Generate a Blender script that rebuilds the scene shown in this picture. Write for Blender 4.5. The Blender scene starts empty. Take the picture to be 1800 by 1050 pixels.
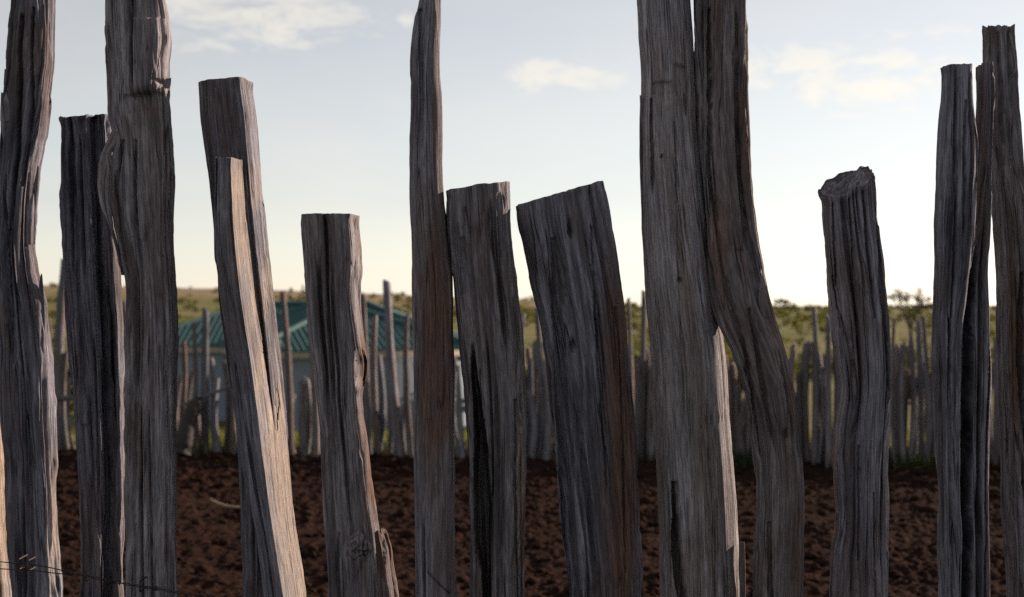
import bpy, math, random
import numpy as np
R = math.radians

# ------------------------------------------------------------------ camera, sky, sun, exposure
sc = bpy.context.scene
EYE = 1.6
FPX = 2500.0
cam_d = bpy.data.cameras.new('camera'); cam = bpy.data.objects.new('camera', cam_d)
sc.collection.objects.link(cam)
cam.location = (0, 0, EYE); cam.rotation_euler = (R(90), 0, 0)
cam_d.lens = 50; cam_d.sensor_width = 36; cam_d.clip_end = 12000; cam_d.clip_start = 0.05
cam_d.dof.use_dof = True; cam_d.dof.focus_distance = 3.17; cam_d.dof.aperture_fstop = 4.8
sc.camera = cam

SUN_AZ = 58.0     # degrees to the right of the view direction
SUN_EL = 20.0
w = bpy.data.worlds.new('World'); sc.world = w; w.use_nodes = True
nt = w.node_tree; nt.nodes.clear()
out = nt.nodes.new('ShaderNodeOutputWorld'); bg = nt.nodes.new('ShaderNodeBackground')
sky = nt.nodes.new('ShaderNodeTexSky'); sky.sky_type = 'NISHITA'; sky.sun_disc = False
sky.sun_elevation = R(SUN_EL); sky.sun_rotation = R(SUN_AZ)
sky.altitude = 1500; sky.air_density = 1.0; sky.dust_density = 0.7; sky.ozone_density = 1.0
bg.inputs['Strength'].default_value = 0.070
nt.links.new(bg.outputs[0], out.inputs[0])
def mixc(t, fac, a, b, mode='MIX'):
    m = t.nodes.new('ShaderNodeMix'); m.data_type = 'RGBA'; m.blend_type = mode
    for s, v in ((m.inputs[0], fac), (m.inputs[6], a), (m.inputs[7], b)):
        if hasattr(v, 'node'): t.links.new(v, s)
        elif isinstance(v, (int, float)): s.default_value = v
        else: s.default_value = (*v, 1)
    return m.outputs[2]
def math_n(t, op, a, b=None, c=None):
    m = t.nodes.new('ShaderNodeMath'); m.operation = op
    for i, v in enumerate((a, b, c)):
        if v is None: continue
        if hasattr(v, 'node'): t.links.new(v, m.inputs[i])
        else: m.inputs[i].default_value = v
    return m.outputs[0]
def maprange(t, v, a, b, c=0.0, d=1.0):
    m = t.nodes.new('ShaderNodeMapRange'); m.interpolation_type = 'SMOOTHSTEP'
    t.links.new(v, m.inputs[0])
    for i, q in enumerate((a, b, c, d)): m.inputs[i + 1].default_value = q
    return m.outputs[0]
def noise_n(t, vec, scale, detail=4, rough=0.55, dist=0.0):
    n = t.nodes.new('ShaderNodeTexNoise'); n.inputs['Scale'].default_value = scale
    n.inputs['Detail'].default_value = detail; n.inputs['Roughness'].default_value = rough
    n.inputs['Distortion'].default_value = dist
    if vec is not None: t.links.new(vec, n.inputs['Vector'])
    return n.outputs[0]
def mapping(t, vec, scale):
    m = t.nodes.new('ShaderNodeMapping'); t.links.new(vec, m.inputs[0]); m.inputs['Scale'].default_value = scale
    return m.outputs[0]
# thin cumulus scraps in the sky, as a noise on the sky direction
tc = nt.nodes.new('ShaderNodeTexCoord')
cl_vec = mapping(nt, tc.outputs['Generated'], (1, 1, 2.6))
cn = noise_n(nt, cl_vec, 21.0, 9, 0.66, 0.5)
patch = None
for (px, py, rx, ry, amp) in ((440, 25, 300, 110, 1.0), (715, 36, 26, 20, .85), (970, 128, 170, 55, .95), (1490, 135, 380, 85, 1.0),
                              (1390, 160, 90, 45, .7), (1600, 60, 260, 60, .35), (180, 15, 120, 40, .35)):
    d = np.array(((px - 900) / FPX, 1.0, (525 - py) / FPX)); d = d / np.linalg.norm(d)
    sx, sz = FPX / rx, FPX / ry
    sub = nt.nodes.new('ShaderNodeVectorMath'); sub.operation = 'SUBTRACT'; nt.links.new(tc.outputs['Generated'], sub.inputs[0]); sub.inputs[1].default_value = d
    mul = nt.nodes.new('ShaderNodeVectorMath'); mul.operation = 'MULTIPLY'; nt.links.new(sub.outputs[0], mul.inputs[0]); mul.inputs[1].default_value = (sx, 4, sz)
    ln = nt.nodes.new('ShaderNodeVectorMath'); ln.operation = 'LENGTH'; nt.links.new(mul.outputs[0], ln.inputs[0])
    p = maprange(nt, ln.outputs['Value'], 1.15, 0.1, 0.0, amp)
    patch = p if patch is None else math_n(nt, 'MAXIMUM', patch, p)
high = maprange(nt, noise_n(nt, cl_vec, 4.0, 5, 0.6, 0.3), 0.30, 0.75, 0.10, 0.34)
cov = math_n(nt, 'MAXIMUM', math_n(nt, 'MULTIPLY', maprange(nt, math_n(nt, 'ADD', cn, math_n(nt, 'MULTIPLY', patch, 0.20)), 0.53, 0.76), math_n(nt, 'POWER', patch, .45)), high)
hs = nt.nodes.new('ShaderNodeHueSaturation'); hs.inputs['Saturation'].default_value = 0.44; nt.links.new(sky.outputs[0], hs.inputs['Color'])
sky_col = mixc(nt, 1.0, hs.outputs[0], (1.03, .982, .95), 'MULTIPLY')
cloud_col = mixc(nt, 1.0, sky_col, (1.25, 1.16, 1.0), 'MULTIPLY')
cloud_col = mixc(nt, 0.5, cloud_col, (7.3, 6.8, 6.1))
skyc = mixc(nt, cov, sky_col, cloud_col)
nt.links.new(skyc, bg.inputs['Color'])

sun_d = bpy.data.lights.new('sun', 'SUN'); sun_d.energy = 5.0; sun_d.angle = R(0.55); sun_d.color = (1.0, 0.80, 0.64)
sun = bpy.data.objects.new('sun', sun_d); sc.collection.objects.link(sun)
sun.rotation_euler = (R(90 - SUN_EL), 0, R(180 - SUN_AZ))   # shines from the right, beyond the fence
vs = sc.view_settings; vs.view_transform = 'Standard'; vs.look = 'None'; vs.gamma = 1; vs.use_curve_mapping = False
vs.exposure = 0.95
sc.render.engine = 'CYCLES'; sc.cycles.use_denoising = False
sc.cycles.max_bounces = 6

# ------------------------------------------------------------------ helpers
C = sc.collection
def prop(o, label=None, cat=None, group=None, kind=None):
    for k, v in (('label', label), ('category', cat), ('group', group), ('kind', kind)):
        if v is not None: o[k] = v
    return o
def h3(ix, iy, iz, seed):
    n = (ix.astype(np.uint32) * np.uint32(374761393) + iy.astype(np.uint32) * np.uint32(668265263) +
         iz.astype(np.uint32) * np.uint32(2147483647) + np.uint32((seed * 2654435761) % 4294967296))
    n = (n ^ (n >> np.uint32(13))) * np.uint32(1274126177)
    n = (n ^ (n >> np.uint32(16))) * np.uint32(2246822519)
    return ((n ^ (n >> np.uint32(15))) & np.uint32(0xFFFFFF)).astype(np.float64) / 16777215.0
def vn(x, y, z, seed=0):
    """value noise, about -1..1"""
    x, y, z = np.broadcast_arrays(x, y, z)
    fx, fy, fz = np.floor(x), np.floor(y), np.floor(z)
    ix, iy, iz = (q.astype(np.int64) for q in (fx, fy, fz))
    u, v, t = x - fx, y - fy, z - fz
    u, v, t = (q * q * (3 - 2 * q) for q in (u, v, t))
    r = 0
    for a in (0, 1):
        for b in (0, 1):
            for c in (0, 1):
                wgt = (u if a else 1 - u) * (v if b else 1 - v) * (t if c else 1 - t)
                r = r + wgt * h3(ix + a, iy + b, iz + c, seed)
    return r * 2 - 1
def fbm(x, y, z, seed=0, o=3, g=0.5):
    r = 0; a = 1.0; s = 0
    for k in range(o):
        r = r + a * vn(x * 2 ** k, y * 2 ** k, z * 2 ** k, seed + 17 * k); s += a; a *= g
    return r / s
def sstep(x, a, b):
    t = np.clip((x - a) / (b - a), 0, 1); return t * t * (3 - 2 * t)
def mesh_np(name, verts, faces, mat, smooth=True, attrs=None):
    """faces: (n,k) int array"""
    me = bpy.data.meshes.new(name)
    verts = np.asarray(verts, dtype=np.float32); faces = np.asarray(faces, dtype=np.int32)
    nf, k = faces.shape
    me.vertices.add(len(verts)); me.vertices.foreach_set('co', verts.ravel())
    me.loops.add(nf * k); me.loops.foreach_set('vertex_index', faces.ravel())
    me.polygons.add(nf); me.polygons.foreach_set('loop_start', np.arange(0, nf * k, k, dtype=np.int32))
    try: me.polygons.foreach_set('loop_total', np.full(nf, k, dtype=np.int32))
    except Exception: pass
    me.update(calc_edges=True)
    if smooth: me.shade_smooth()
    for an, (ty, data) in (attrs or {}).items():
        a = me.attributes.new(an, ty, 'POINT')
        a.data.foreach_set('vector' if ty == 'FLOAT_VECTOR' else 'value', np.asarray(data, dtype=np.float32).ravel())
    me.validate()
    if mat: me.materials.append(mat)
    return me
def add(name, me, parent=None, loc=(0, 0, 0)):
    o = bpy.data.objects.new(name, me); C.objects.link(o); o.location = loc
    if parent is not None: o.parent = parent
    return o
def W(px, py, D):
    return ((px - 900) / FPX * D, D, EYE + (525 - py) / FPX * D)

# ------------------------------------------------------------------ materials
def new_mat(name):
    m = bpy.data.materials.new(name); m.use_nodes = True
    return m, m.node_tree, m.node_tree.nodes['Principled BSDF']
def attr(t, n):
    a = t.nodes.new('ShaderNodeAttribute'); a.attribute_name = n; return a
def bump(t, bsdf, h, strength, dist):
    b = t.nodes.new('ShaderNodeBump'); b.inputs['Strength'].default_value = strength; b.inputs['Distance'].default_value = dist
    t.links.new(h, b.inputs['Height']); t.links.new(b.outputs[0], bsdf.inputs['Normal'])
def wood_mat(name, ga, gb, br, dark, pale=(.43, .35, .285)):
    m, t, b = new_mat(name)
    g = attr(t, 'grain').outputs['Vector']; ti = attr(t, 'tint').outputs['Fac']
    band = noise_n(t, mapping(t, g, (30, 30, 1.3)), 1.0, 4, 0.6, 0.5)
    stain = noise_n(t, mapping(t, g, (16, 16, 3.2)), 1.0, 5, 0.62, 0.6)
    mid = noise_n(t, mapping(t, g, (110, 110, 5)), 1.0, 5, 0.65, 0.3)
    strk = noise_n(t, mapping(t, g, (240, 240, 9)), 1.0, 4, 0.65, 0.2)
    fine = noise_n(t, mapping(t, g, (480, 480, 26)), 1.0, 3, 0.65)
    speck = noise_n(t, mapping(t, g, (150, 150, 40)), 1.0, 3, 0.6)
    chk = noise_n(t, mapping(t, g, (58, 58, 1.5)), 1.0, 2, 0.5, 0.1)
    line = maprange(t, math_n(t, 'ABSOLUTE', math_n(t, 'SUBTRACT', chk, .5)), 0.0, 0.018, 1.0, 0.0)
    gate = maprange(t, noise_n(t, mapping(t, g, (25, 25, 4)), 1.0, 3, .6), .46, .60)
    line = math_n(t, 'MULTIPLY', line, gate)
    col = mixc(t, maprange(t, mid, 0.32, 0.68), ga, gb)
    col = mixc(t, maprange(t, band, 0.49, 0.66, 0, .82), col, tuple(q * .40 for q in ga))
    col = mixc(t, maprange(t, stain, 0.44, 0.66, 0, .75), col, mixc(t, 0.62, ga, br))
    clampn = t.nodes.new('ShaderNodeClamp'); t.links.new(math_n(t, 'MULTIPLY', ti, maprange(t, math_n(t, 'ADD', stain, math_n(t, 'MULTIPLY', mid, .5)), 0.45, 0.9, .4, 1.1)), clampn.inputs[0])
    brn = mixc(t, maprange(t, mid, 0.3, 0.72), tuple(q * .75 for q in br), tuple(q * 1.6 for q in br))
    col = mixc(t, clampn.outputs[0], col, brn)
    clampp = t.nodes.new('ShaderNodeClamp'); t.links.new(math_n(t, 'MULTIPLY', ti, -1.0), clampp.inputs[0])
    col = mixc(t, clampp.outputs[0], col, mixc(t, maprange(t, mid, .3, .7), tuple(q * .72 for q in pale), pale))  # negative tint: pale wood, and sunlight painted into lit faces and edges
    col = mixc(t, maprange(t, strk, 0.38, 0.54, .55, 0.0), col, mixc(t, .8, col, dark))
    col = mixc(t, maprange(t, fine, 0.38, 0.55, .5, 0.0), col, mixc(t, .8, col, dark))
    col = mixc(t, maprange(t, speck, 0.64, 0.76, 0, .7), col, dark)
    col = mixc(t, math_n(t, 'MULTIPLY', line, .85), col, dark)
    rnd = attr(t, 'tone').outputs['Fac']
    hsv = t.nodes.new('ShaderNodeHueSaturation'); t.links.new(col, hsv.inputs['Color'])
    t.links.new(maprange(t, rnd, 0, 1, .82, 1.22), hsv.inputs['Value'])
    wv = t.nodes.new('ShaderNodeTexWhiteNoise'); wv.noise_dimensions = '1D'; t.links.new(rnd, wv.inputs['W'])
    col = mixc(t, wv.outputs['Value'], mixc(t, 1.0, hsv.outputs[0], (.93, .98, 1.10), 'MULTIPLY'), mixc(t, 1.0, hsv.outputs[0], (1.08, .99, .91), 'MULTIPLY'))
    t.links.new(col, b.inputs['Base Color'])
    b.inputs['Roughness'].default_value = 0.85
    b.inputs['Specular IOR Level'].default_value = 0.2
    hh = math_n(t, 'ADD', math_n(t, 'MULTIPLY', mid, .55), math_n(t, 'ADD', math_n(t, 'MULTIPLY', fine, .45), math_n(t, 'MULTIPLY', strk, .9)))
    hh = math_n(t, 'SUBTRACT', hh, math_n(t, 'MULTIPLY', line, 1.2))
    bump(t, b, hh, 1.0, 0.0042)
    return m
M = {}
M['wood'] = wood_mat('weathered_wood', (.142, .145, .168), (.338, .338, .372), (.125, .074, .053), (.030, .027, .027))
M['stake'] = wood_mat('far_stake_wood', (.128, .128, .138), (.255, .252, .268), (.140, .085, .062), (.045, .04, .038))
m, t, b = new_mat('rusty_wire'); M['wire'] = m
tcn = t.nodes.new('ShaderNodeTexCoord'); n = noise_n(t, tcn.outputs['Object'], 60, 3)
t.links.new(mixc(t, n, (.018, .013, .012), (.045, .024, .020)), b.inputs['Base Color']); b.inputs['Roughness'].default_value = .65; b.inputs['Metallic'].default_value = .3
m, t, b = new_mat('ploughed_soil'); M['soil'] = m
tcn = t.nodes.new('ShaderNodeTexCoord'); n = noise_n(t, tcn.outputs['Object'], 5, 5); n2 = noise_n(t, tcn.outputs['Object'], 38, 5, .65)
col = mixc(t, maprange(t, n2, .3, .7), (.0115, .0066, .0054), (.0395, .0205, .0150)); col = mixc(t, maprange(t, n, .4, .7, 0, .6), col, (.018, .0105, .0085))
t.links.new(col, b.inputs['Base Color']); b.inputs['Roughness'].default_value = 1; b.inputs['Specular IOR Level'].default_value = .02
bump(t, b, n2, .9, .02)
m, t, b = new_mat('savanna_ground'); M['ground'] = m
tcn = t.nodes.new('ShaderNodeTexCoord'); n = noise_n(t, tcn.outputs['Object'], .035, 6, .6); n2 = noise_n(t, tcn.outputs['Object'], .6, 6, .65)
col = mixc(t, maprange(t, n, .38, .66), (.125, .120, .044), (.185, .150, .072)); col = mixc(t, maprange(t, n2, .35, .7, 0, .7), col, (.062, .070, .024))
sep = t.nodes.new('ShaderNodeSeparateXYZ'); t.links.new(tcn.outputs['Object'], sep.inputs[0])
earth = maprange(t, sep.outputs[1], 15.9, 15.3)
col = mixc(t, earth, col, mixc(t, maprange(t, n2, .3, .7), (.0115, .0066, .0054), (.0395, .0205, .0150)))
bare = math_n(t, 'MULTIPLY', maprange(t, sep.outputs[1], 430, 640), maprange(t, sep.outputs[0], 60, -60))
col = mixc(t, math_n(t, 'MULTIPLY', bare, maprange(t, n, .3, .5, .5, 1)), col, (.205, .150, .100))
t.links.new(col, b.inputs['Base Color']); b.inputs['Roughness'].default_value = 1; b.inputs['Specular IOR Level'].default_value = .05
bump(t, b, n2, .6, .3)
def leaf_mat(name, ca, cb, trans):
    m, t, b = new_mat(name)
    geo = t.nodes.new('ShaderNodeNewGeometry')
    col = mixc(t, geo.outputs['Random Per Island'], ca, cb)
    t.links.new(col, b.inputs['Base Color']); b.inputs['Roughness'].default_value = .7; b.inputs['Specular IOR Level'].default_value = .2
    tr = t.nodes.new('ShaderNodeBsdfTranslucent'); t.links.new(mixc(t, 1.0, col, (1.3, 1.25, .6), 'MULTIPLY'), tr.inputs['Color'])
    mx = t.nodes.new('ShaderNodeMixShader'); mx.inputs[0].default_value = trans
    t.links.new(b.outputs[0], mx.inputs[1]); t.links.new(tr.outputs[0], mx.inputs[2])
    t.links.new(mx.outputs[0], t.nodes['Material Output'].inputs['Surface'])
    return m
M['leaf'] = leaf_mat('scrub_leaves', (.055, .062, .020), (.120, .115, .042), .4)
M['leaf_dark'] = leaf_mat('dark_leaves', (.040, .045, .022), (.075, .075, .035), .25)
M['grass'] = leaf_mat('sunlit_grass', (.070, .090, .018), (.150, .145, .036), .5)
M['weed'] = leaf_mat('green_weeds', (.022, .036, .012), (.048, .066, .022), .3)
def plain(name, c, rough=.7, var=.15, scale=8):
    m, t, b = new_mat(name); tcn = t.nodes.new('ShaderNodeTexCoord'); n = noise_n(t, tcn.outputs['Object'], scale, 5, .6)
    t.links.new(mixc(t, n, tuple(q * (1 - var) for q in c), tuple(q * (1 + var) for q in c)), b.inputs['Base Color'])
    b.inputs['Roughness'].default_value = rough; return m
M['roof'] = plain('teal_sheet_metal', (.014, .068, .072), .8, .15, 1.5)
M['cap'] = plain('pale_teal_ridge', (.024, .080, .084), .8, .1, 2)
M['wall'] = plain('blue_painted_sheet', (.150, .190, .235), .7, .12, 1.2)
M['fascia'] = plain('cream_fascia', (.26, .225, .17), .7, .1, 3)
M['bark'] = plain('bark', (.10, .080, .065), .9, .3, 10)
M['char'] = plain('dark_wood', (.032, .026, .023), .9, .3, 12)
M['straw'] = plain('straw', (.26, .19, .12), .8, .2, 30)

# ------------------------------------------------------------------ ground and soil
RX = [-700, -256, -150, -64, 10, 64, 900]; RZ = [10.5, 8.6, 6.2, 3.0, .2, -3.2, -3.0]
def ground_z(x, y):
    x = np.asarray(x, float); y = np.asarray(y, float)
    base = np.interp(y, [-50, 15.6, 22, 40, 80, 130, 300], [0, 0, -.75, -2.2, -3.2, -3.6, -3.4])
    s = np.clip(y, 200, 6000) / 800.0
    rz = np.interp(x / s, RX, RZ)
    k = sstep(y, 160, 800)
    far = base * (1 - k) + rz * k
    far = far - sstep(y, 820, 2200) * 70
    und = .35 * fbm(x / 25., y / 25., 0 * x, 5, 3) * sstep(y, 30, 90) + 1.2 * fbm(x / 140., y / 140., 0 * x, 9, 2) * sstep(y, 250, 600)
    return far + und
ys = np.concatenate([np.linspace(-40, 15, 12), np.linspace(15.6, 60, 90), np.geomspace(61, 900, 120), np.geomspace(930, 6000, 24)])
us = np.linspace(-1, 1, 161)
Yg = np.repeat(ys[:, None], len(us), 1); Xg = us[None, :] * (60 + np.abs(Yg) * .9)
Zg = ground_z(Xg, Yg)
near = (Yg < 15.7)
Zg = np.where(near, -.12, Zg) 
def grid_faces(nr, nc):
    i = np.arange(nr - 1)[:, None] * nc + np.arange(nc - 1)[None, :]
    return np.stack([i, i + 1, i + nc + 1, i + nc], -1).reshape(-1, 4)
g = add('ground', mesh_np('ground', np.stack([Xg, Yg, Zg], -1).reshape(-1, 3), grid_faces(*Xg.shape), M['ground']))
prop(g, 'open savanna ground falling away behind the far fence', kind='structure')

def soil_h(x, y):
    b = .060 * fbm(x * 1.3, y * 1.6, 0 * x, 31, 3)
    c1 = vn(x * 8, y * 10, 0 * x, 33); c2 = vn(x * 19, y * 21, 0 * x, 34); c3 = vn(x * 33, y * 33, 0 * x, 35)
    am = .55 + .6 * sstep(fbm(x * .9, y * 1.4, 0 * x, 38, 2), -.4, .4)
    c = am * (.020 * (1 - np.abs(c1)) ** 2 + .020 * (1 - np.abs(c2)) + .022 * c3)
    return b + c - .035
ys = np.concatenate([np.linspace(-1.5, 6.2, 60, endpoint=False), np.linspace(6.2, 15.55, 540)])
xs = np.linspace(-7.6, 7.6, 840)
Yg = np.repeat(ys[:, None], len(xs), 1); Xg = np.repeat(xs[None, :], len(ys), 0)
edge = sstep(Yg, 15.1, 15.55)
Zg = soil_h(Xg, Yg) * (1 - .5 * edge) - .14 * edge ** 4
s = add('soil', mesh_np('soil', np.stack([Xg, Yg, Zg], -1).reshape(-1, 3), grid_faces(*Xg.shape), M['soil'], smooth=True))
prop(s, 'dark reddish brown ploughed soil of the enclosure', kind='structure')

# loose clods, far too many to count: one object
def ico():
    import bmesh
    bm = bmesh.new(); bmesh.ops.create_icosphere(bm, subdivisions=1, radius=1)
    v = np.array([q.co[:] for q in bm.verts]); f = np.array([[q.index for q in p.verts] for p in bm.faces]); bm.free(); return v, f
iv, if_ = ico()
rng = np.random.default_rng(4)
NC = 8500
cy = 6.0 + (15.2 - 6.0) * rng.random(NC); cx = (rng.random(NC) * 2 - 1) * (2.2 + cy * .33)
cr = .008 + .034 * rng.random(NC) ** 3.6; cr[:420] = rng.uniform(.028, .062, 420)
V = []
for k in range(NC):
    d = iv * (1 + .55 * (rng.random((len(iv), 1)) - .5)) * (cr[k] * np.array([1.25, .95, .62]) * (.75 + .5 * rng.random(3)))
    a = rng.random() * 6.28; ca, sa = math.cos(a), math.sin(a)
    V.append(np.stack([d[:, 0] * ca - d[:, 1] * sa, d[:, 0] * sa + d[:, 1] * ca, d[:, 2]], -1) + [cx[k], cy[k], 0])
V = np.array(V); V[:, :, 2] += (soil_h(cx, cy) + cr * .3)[:, None]
F = (if_[None] + (np.arange(NC) * len(iv))[:, None, None]).reshape(-1, 3)
o = add('soil_clods', mesh_np('soil_clods', V.reshape(-1, 3), F, M['soil'], smooth=False))
prop(o, 'loose dark clods of earth strewn over the ploughed soil', 'soil', kind='stuff')

# ------------------------------------------------------------------ near fence posts
POLY = {
 'round': [(math.cos(a), math.sin(a)) for a in np.linspace(0, 2 * math.pi, 15)[:-1]],
 'box': [(-1, -.55), (-.82, -.95), (.1, -1), (.75, -.92), (1, -.55), (.95, .55), (.55, 1), (-.6, 1), (-1, .5)],
 'rim': [(-1, -.2), (-.78, -.9), (-.1, -1), (.75, -.95), (1, -.7), (.82, .45), (.3, 1), (-.6, .9)],
 'lit': [(-1, .1), (-.92, -.65), (-.4, -1), (.5, -1), (.58, -.92), (1, .7), (.75, 1), (-.6, 1)],
 'semi': [(-1, .2), (-.9, -.5), (-.5, -.9), (.1, -1), (.7, -.9), (.84, -.75), (1, .3), (.9, .7), (.3, 1), (-.6, .9)],
 'edge': [(-1, .1), (-.92, -.65), (-.5, -1), (.76, -1), (.83, -.93), (1, .6), (.75, 1), (-.6, 1)],
 'flute': [(-1, .1), (-.85, -.7), (-.55, -1), (-.2, -.8), (.1, -1), (.5, -.78), (.85, -.85), (1, -.2), (.8, .7), (0, 1), (-.8, .7)],
}
def section(key, n, sm):
    p = np.array(POLY[key] if isinstance(key, str) else key, float)
    q = np.vstack([p, p[:1]]); L = np.r_[0, np.cumsum(np.linalg.norm(np.diff(q, axis=0), axis=1))]
    sf = np.linspace(0, L[-1], 2000, endpoint=False); yf = np.interp(sf, L, q[:, 1]); xf = np.interp(sf, L, q[:, 0])
    dens = np.cumsum(1 + 1.6 * (np.roll(xf, -1) - xf > 0) * np.abs(np.roll(xf, -1) - xf) / (L[-1] / 2000)); dens = np.r_[0, dens[:-1]] / dens[-1]
    s = np.interp(np.linspace(0, 1, n, endpoint=False), dens, sf)
    c = np.stack([np.interp(s, L, q[:, 0]), np.interp(s, L, q[:, 1])], -1)
    k = np.exp(-.5 * (np.arange(-12, 13) / sm) ** 2); k /= k.sum()
    cc = np.zeros_like(c)
    for i, wt in zip(range(-12, 13), k): cc += wt * np.roll(c, i, axis=0)
    c = cc
    c[:, 0] = (c[:, 0] - c[:, 0].min()) / np.ptp(c[:, 0]) * 2 - 1
    tg = np.roll(c, -1, axis=0) - np.roll(c, 1, axis=0); nn = np.stack([tg[:, 1], -tg[:, 0]], -1); nn /= np.linalg.norm(nn, axis=1)[:, None]
    return c, nn
def gsmooth(a, s):
    r = int(s * 3) + 1; k = np.exp(-.5 * (np.arange(-r, r + 1) / s) ** 2); k /= k.sum()
    return np.convolve(np.pad(a, r, mode='edge'), k, 'valid')
TONE = {2: .5, 3: .35, 5: .15, 8: .6, 11: .12, 14: .25, 17: .45, 20: .18, 23: .3, 26: .93, 29: .4, 32: .62, 35: .3, 38: .3, 41: .36}
def post_mesh(name, rows, D, poly='box', seed=1, top=(0, 0), rough_top=.004, dr=.95, nth=168, step=.0036, rough=1.0, cracks=9,
              carve=(), brown=(), tint=.12, sm=2.2, base=None, mat=None, smz=9.0, ybot=None, tz=.003, chip=1.0, flat=1.0, jag=None, big_s=42.0, ybend=None, tone=None):
    """rows: (pixel y, left x, right x) silhouette at distance D, top row first.  top: (lift of right rim, lift of back rim) in m."""
    rs = np.random.default_rng(seed)
    rows = sorted(rows); yy = np.array([r[0] for r in rows], float)
    zt = EYE + (525 - yy[0]) / FPX * D
    zb = -.3 if ybot is None else EYE + (525 - ybot) / FPX * D
    vis_lo = min(zt - .05, EYE - 540 / FPX * D)
    za = np.arange(max(vis_lo, zb), zt, step)
    if zb < vis_lo: za = np.r_[np.arange(zb, vis_lo, .016), za]
    za = np.r_[za, zt]
    py = 525 - (za - EYE) * FPX / D
    fine_y = np.arange(yy[0] - 60, max(yy[-1], py[0]) + 60, 2.0)
    def ext(v):
        a = np.interp(fine_y, yy, v)
        below = fine_y > yy[-1]; a[below] = v[-1] + (fine_y[below] - yy[-1]) * (v[-1] - v[-2]) / (yy[-1] - yy[-2]) * .25
        above = fine_y < yy[0]; a[above] = v[0] + (fine_y[above] - yy[0]) * (v[1] - v[0]) / (yy[1] - yy[0])
        return gsmooth(a, smz / 2.0), gsmooth(a, big_s / 2.0)
    xl, xls = ext(np.array([r[1] for r in rows], float)); xr, xrs = ext(np.array([r[2] for r in rows], float))
    c2, n2 = section(poly, nth, sm)
    nr = len(za)
    per = np.mean(xr - xl) / FPX * D / 2
    lift = top[0] * .5 * c2[:, 0] + top[1] * .5 * c2[:, 1]
    th = np.arange(nth)
    lift = lift + rough_top * vn(c2[:, 0] * 5, c2[:, 1] * 5, 0 * c2[:, 0], seed + 5) * 1.2 + (jag(c2) if jag else 0)
    wt = sstep(za, zt - .30, zt)[:, None] ** 1.5
    Z = za[:, None] + lift[None] * wt
    PY = 525 - (Z - EYE) * FPX / D
    XL = np.interp(PY, fine_y, xls); XR = np.interp(PY, fine_y, xrs)
    dL = (np.interp(PY, fine_y, xl) - XL) / FPX * D; dR = (np.interp(PY, fine_y, xr) - XR) / FPX * D
    for q_, sg_ in ((0, 1), (1, -1)):
        tear = .0008 * rough * (np.tanh(7 * vn(Z * 13, 0 * Z + 3.7 * q_, 0 * Z, seed + 71)) + .5 * np.tanh(6 * vn(Z * 41, 0 * Z + 3.7 * q_, 0 * Z, seed + 72)))
        if q_ == 0: dL = dL + tear
        else: dR = dR + tear
    hw = (XR - XL) / FPX * D / 2; cx = ((XR + XL) / 2 - 900) / FPX * D
    dep = (.45 * hw + .55 * per) * dr
    gx = c2[None, :, 0] * per; gy = c2[None, :, 1] * per * dr
    # the grain drifts slowly round the post
    gx = gx + .007 * vn(Z * 1.4, 0 * Z, 0 * Z, seed + 3) + .0012 * vn(Z * 9, gx * 8, 0 * Z, seed + 4); gy = gy + .007 * vn(Z * 1.7, 0 * Z + 7, 0 * Z, seed + 3)
    o = seed * 3.17
    dsp = .0050 * vn(gx * 9 + o, gy * 9, Z * 4.5, seed) * rough
    fl = vn(gx * 42 + o, gy * 42, Z * 1.3, seed + 1)
    dsp = dsp - .0036 * rough * flat * (1 - np.abs(fl)) ** 3 * sstep(vn(gx * 20, gy * 20, Z * 3, seed + 41), -.5, .4)
    fl2 = vn(gx * 85 + o, gy * 85, Z * 2.2, seed + 2)
    dsp = dsp - .0024 * rough * (1 - np.abs(fl2)) ** 4 * sstep(vn(gx * 30, gy * 30, Z * 5, seed + 42), -.4, .4) + .0013 * rough * vn(gx * 210, gy * 210, Z * 7, seed + 6)
    pl = fbm(gx * 17 + o, gy * 17, Z * 2.6, seed + 7, 2)
    edge_n = .10 * vn(gx * 120, gy * 120, Z * 9, seed + 8)
    dsp = dsp - .0042 * rough * sstep(pl + edge_n, .10, .17) - .0045 * rough * sstep(pl + edge_n, -.22, -.30)
    P = per * 6.5
    grv = vn(gx * 26 + o, gy * 26, Z * 1.1, seed + 61)
    dsp = dsp - .0085 * rough * flat * (1 - np.abs(grv)) ** 6 * sstep(vn(gx * 14, gy * 14, Z * 2.2, seed + 62), -.35, .25)
    sarr = (np.arange(nth) / nth)[None]; P = P * .62
    for k in range(cracks):
        s0 = rs.uniform(.04, .62); z0 = zb + (zt - zb) * rs.uniform(.45, 1.12); ln = rs.uniform(.25, 1.0); wd = rs.uniform(.0016, .0048); dp = rs.uniform(.010, .028)
        scn = s0 + .006 * vn(Z * 3, 0 * Z, 0 * Z, seed * 7 + k) + .0018 * vn(Z * 30, 0 * Z, 0 * Z, seed * 7 + k + 50)
        ds = np.abs((sarr - scn + .5) % 1 - .5) * P
        tap = sstep(Z, z0 - ln, z0 - ln * .5) * (1 - sstep(Z, z0 - ln * .15, z0))
        dsp = dsp - dp * tap * np.exp(-(ds / wd) ** 2)
    dsp = dsp * (1 - .72 * sstep(za, zt - .022, zt))[:, None]
    dsp = dsp - .0016 * chip * sstep(za, zt - .02, zt)[:, None] * (0.4 + .6 * vn(c2[None, :, 0] * 9, c2[None, :, 1] * 9, Z * 4, seed + 11))
    X = cx + hw * c2[None, :, 0] + dsp * n2[None, :, 0]
    Yv = dep * c2[None, :, 1] + dsp * n2[None, :, 1]
    ks = 90 if nr > 60 else 9
    Xn = (X - cx) / hw; lo = gsmooth(Xn.min(1), ks / 3); hi = gsmooth(Xn.max(1), ks / 3)
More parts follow.
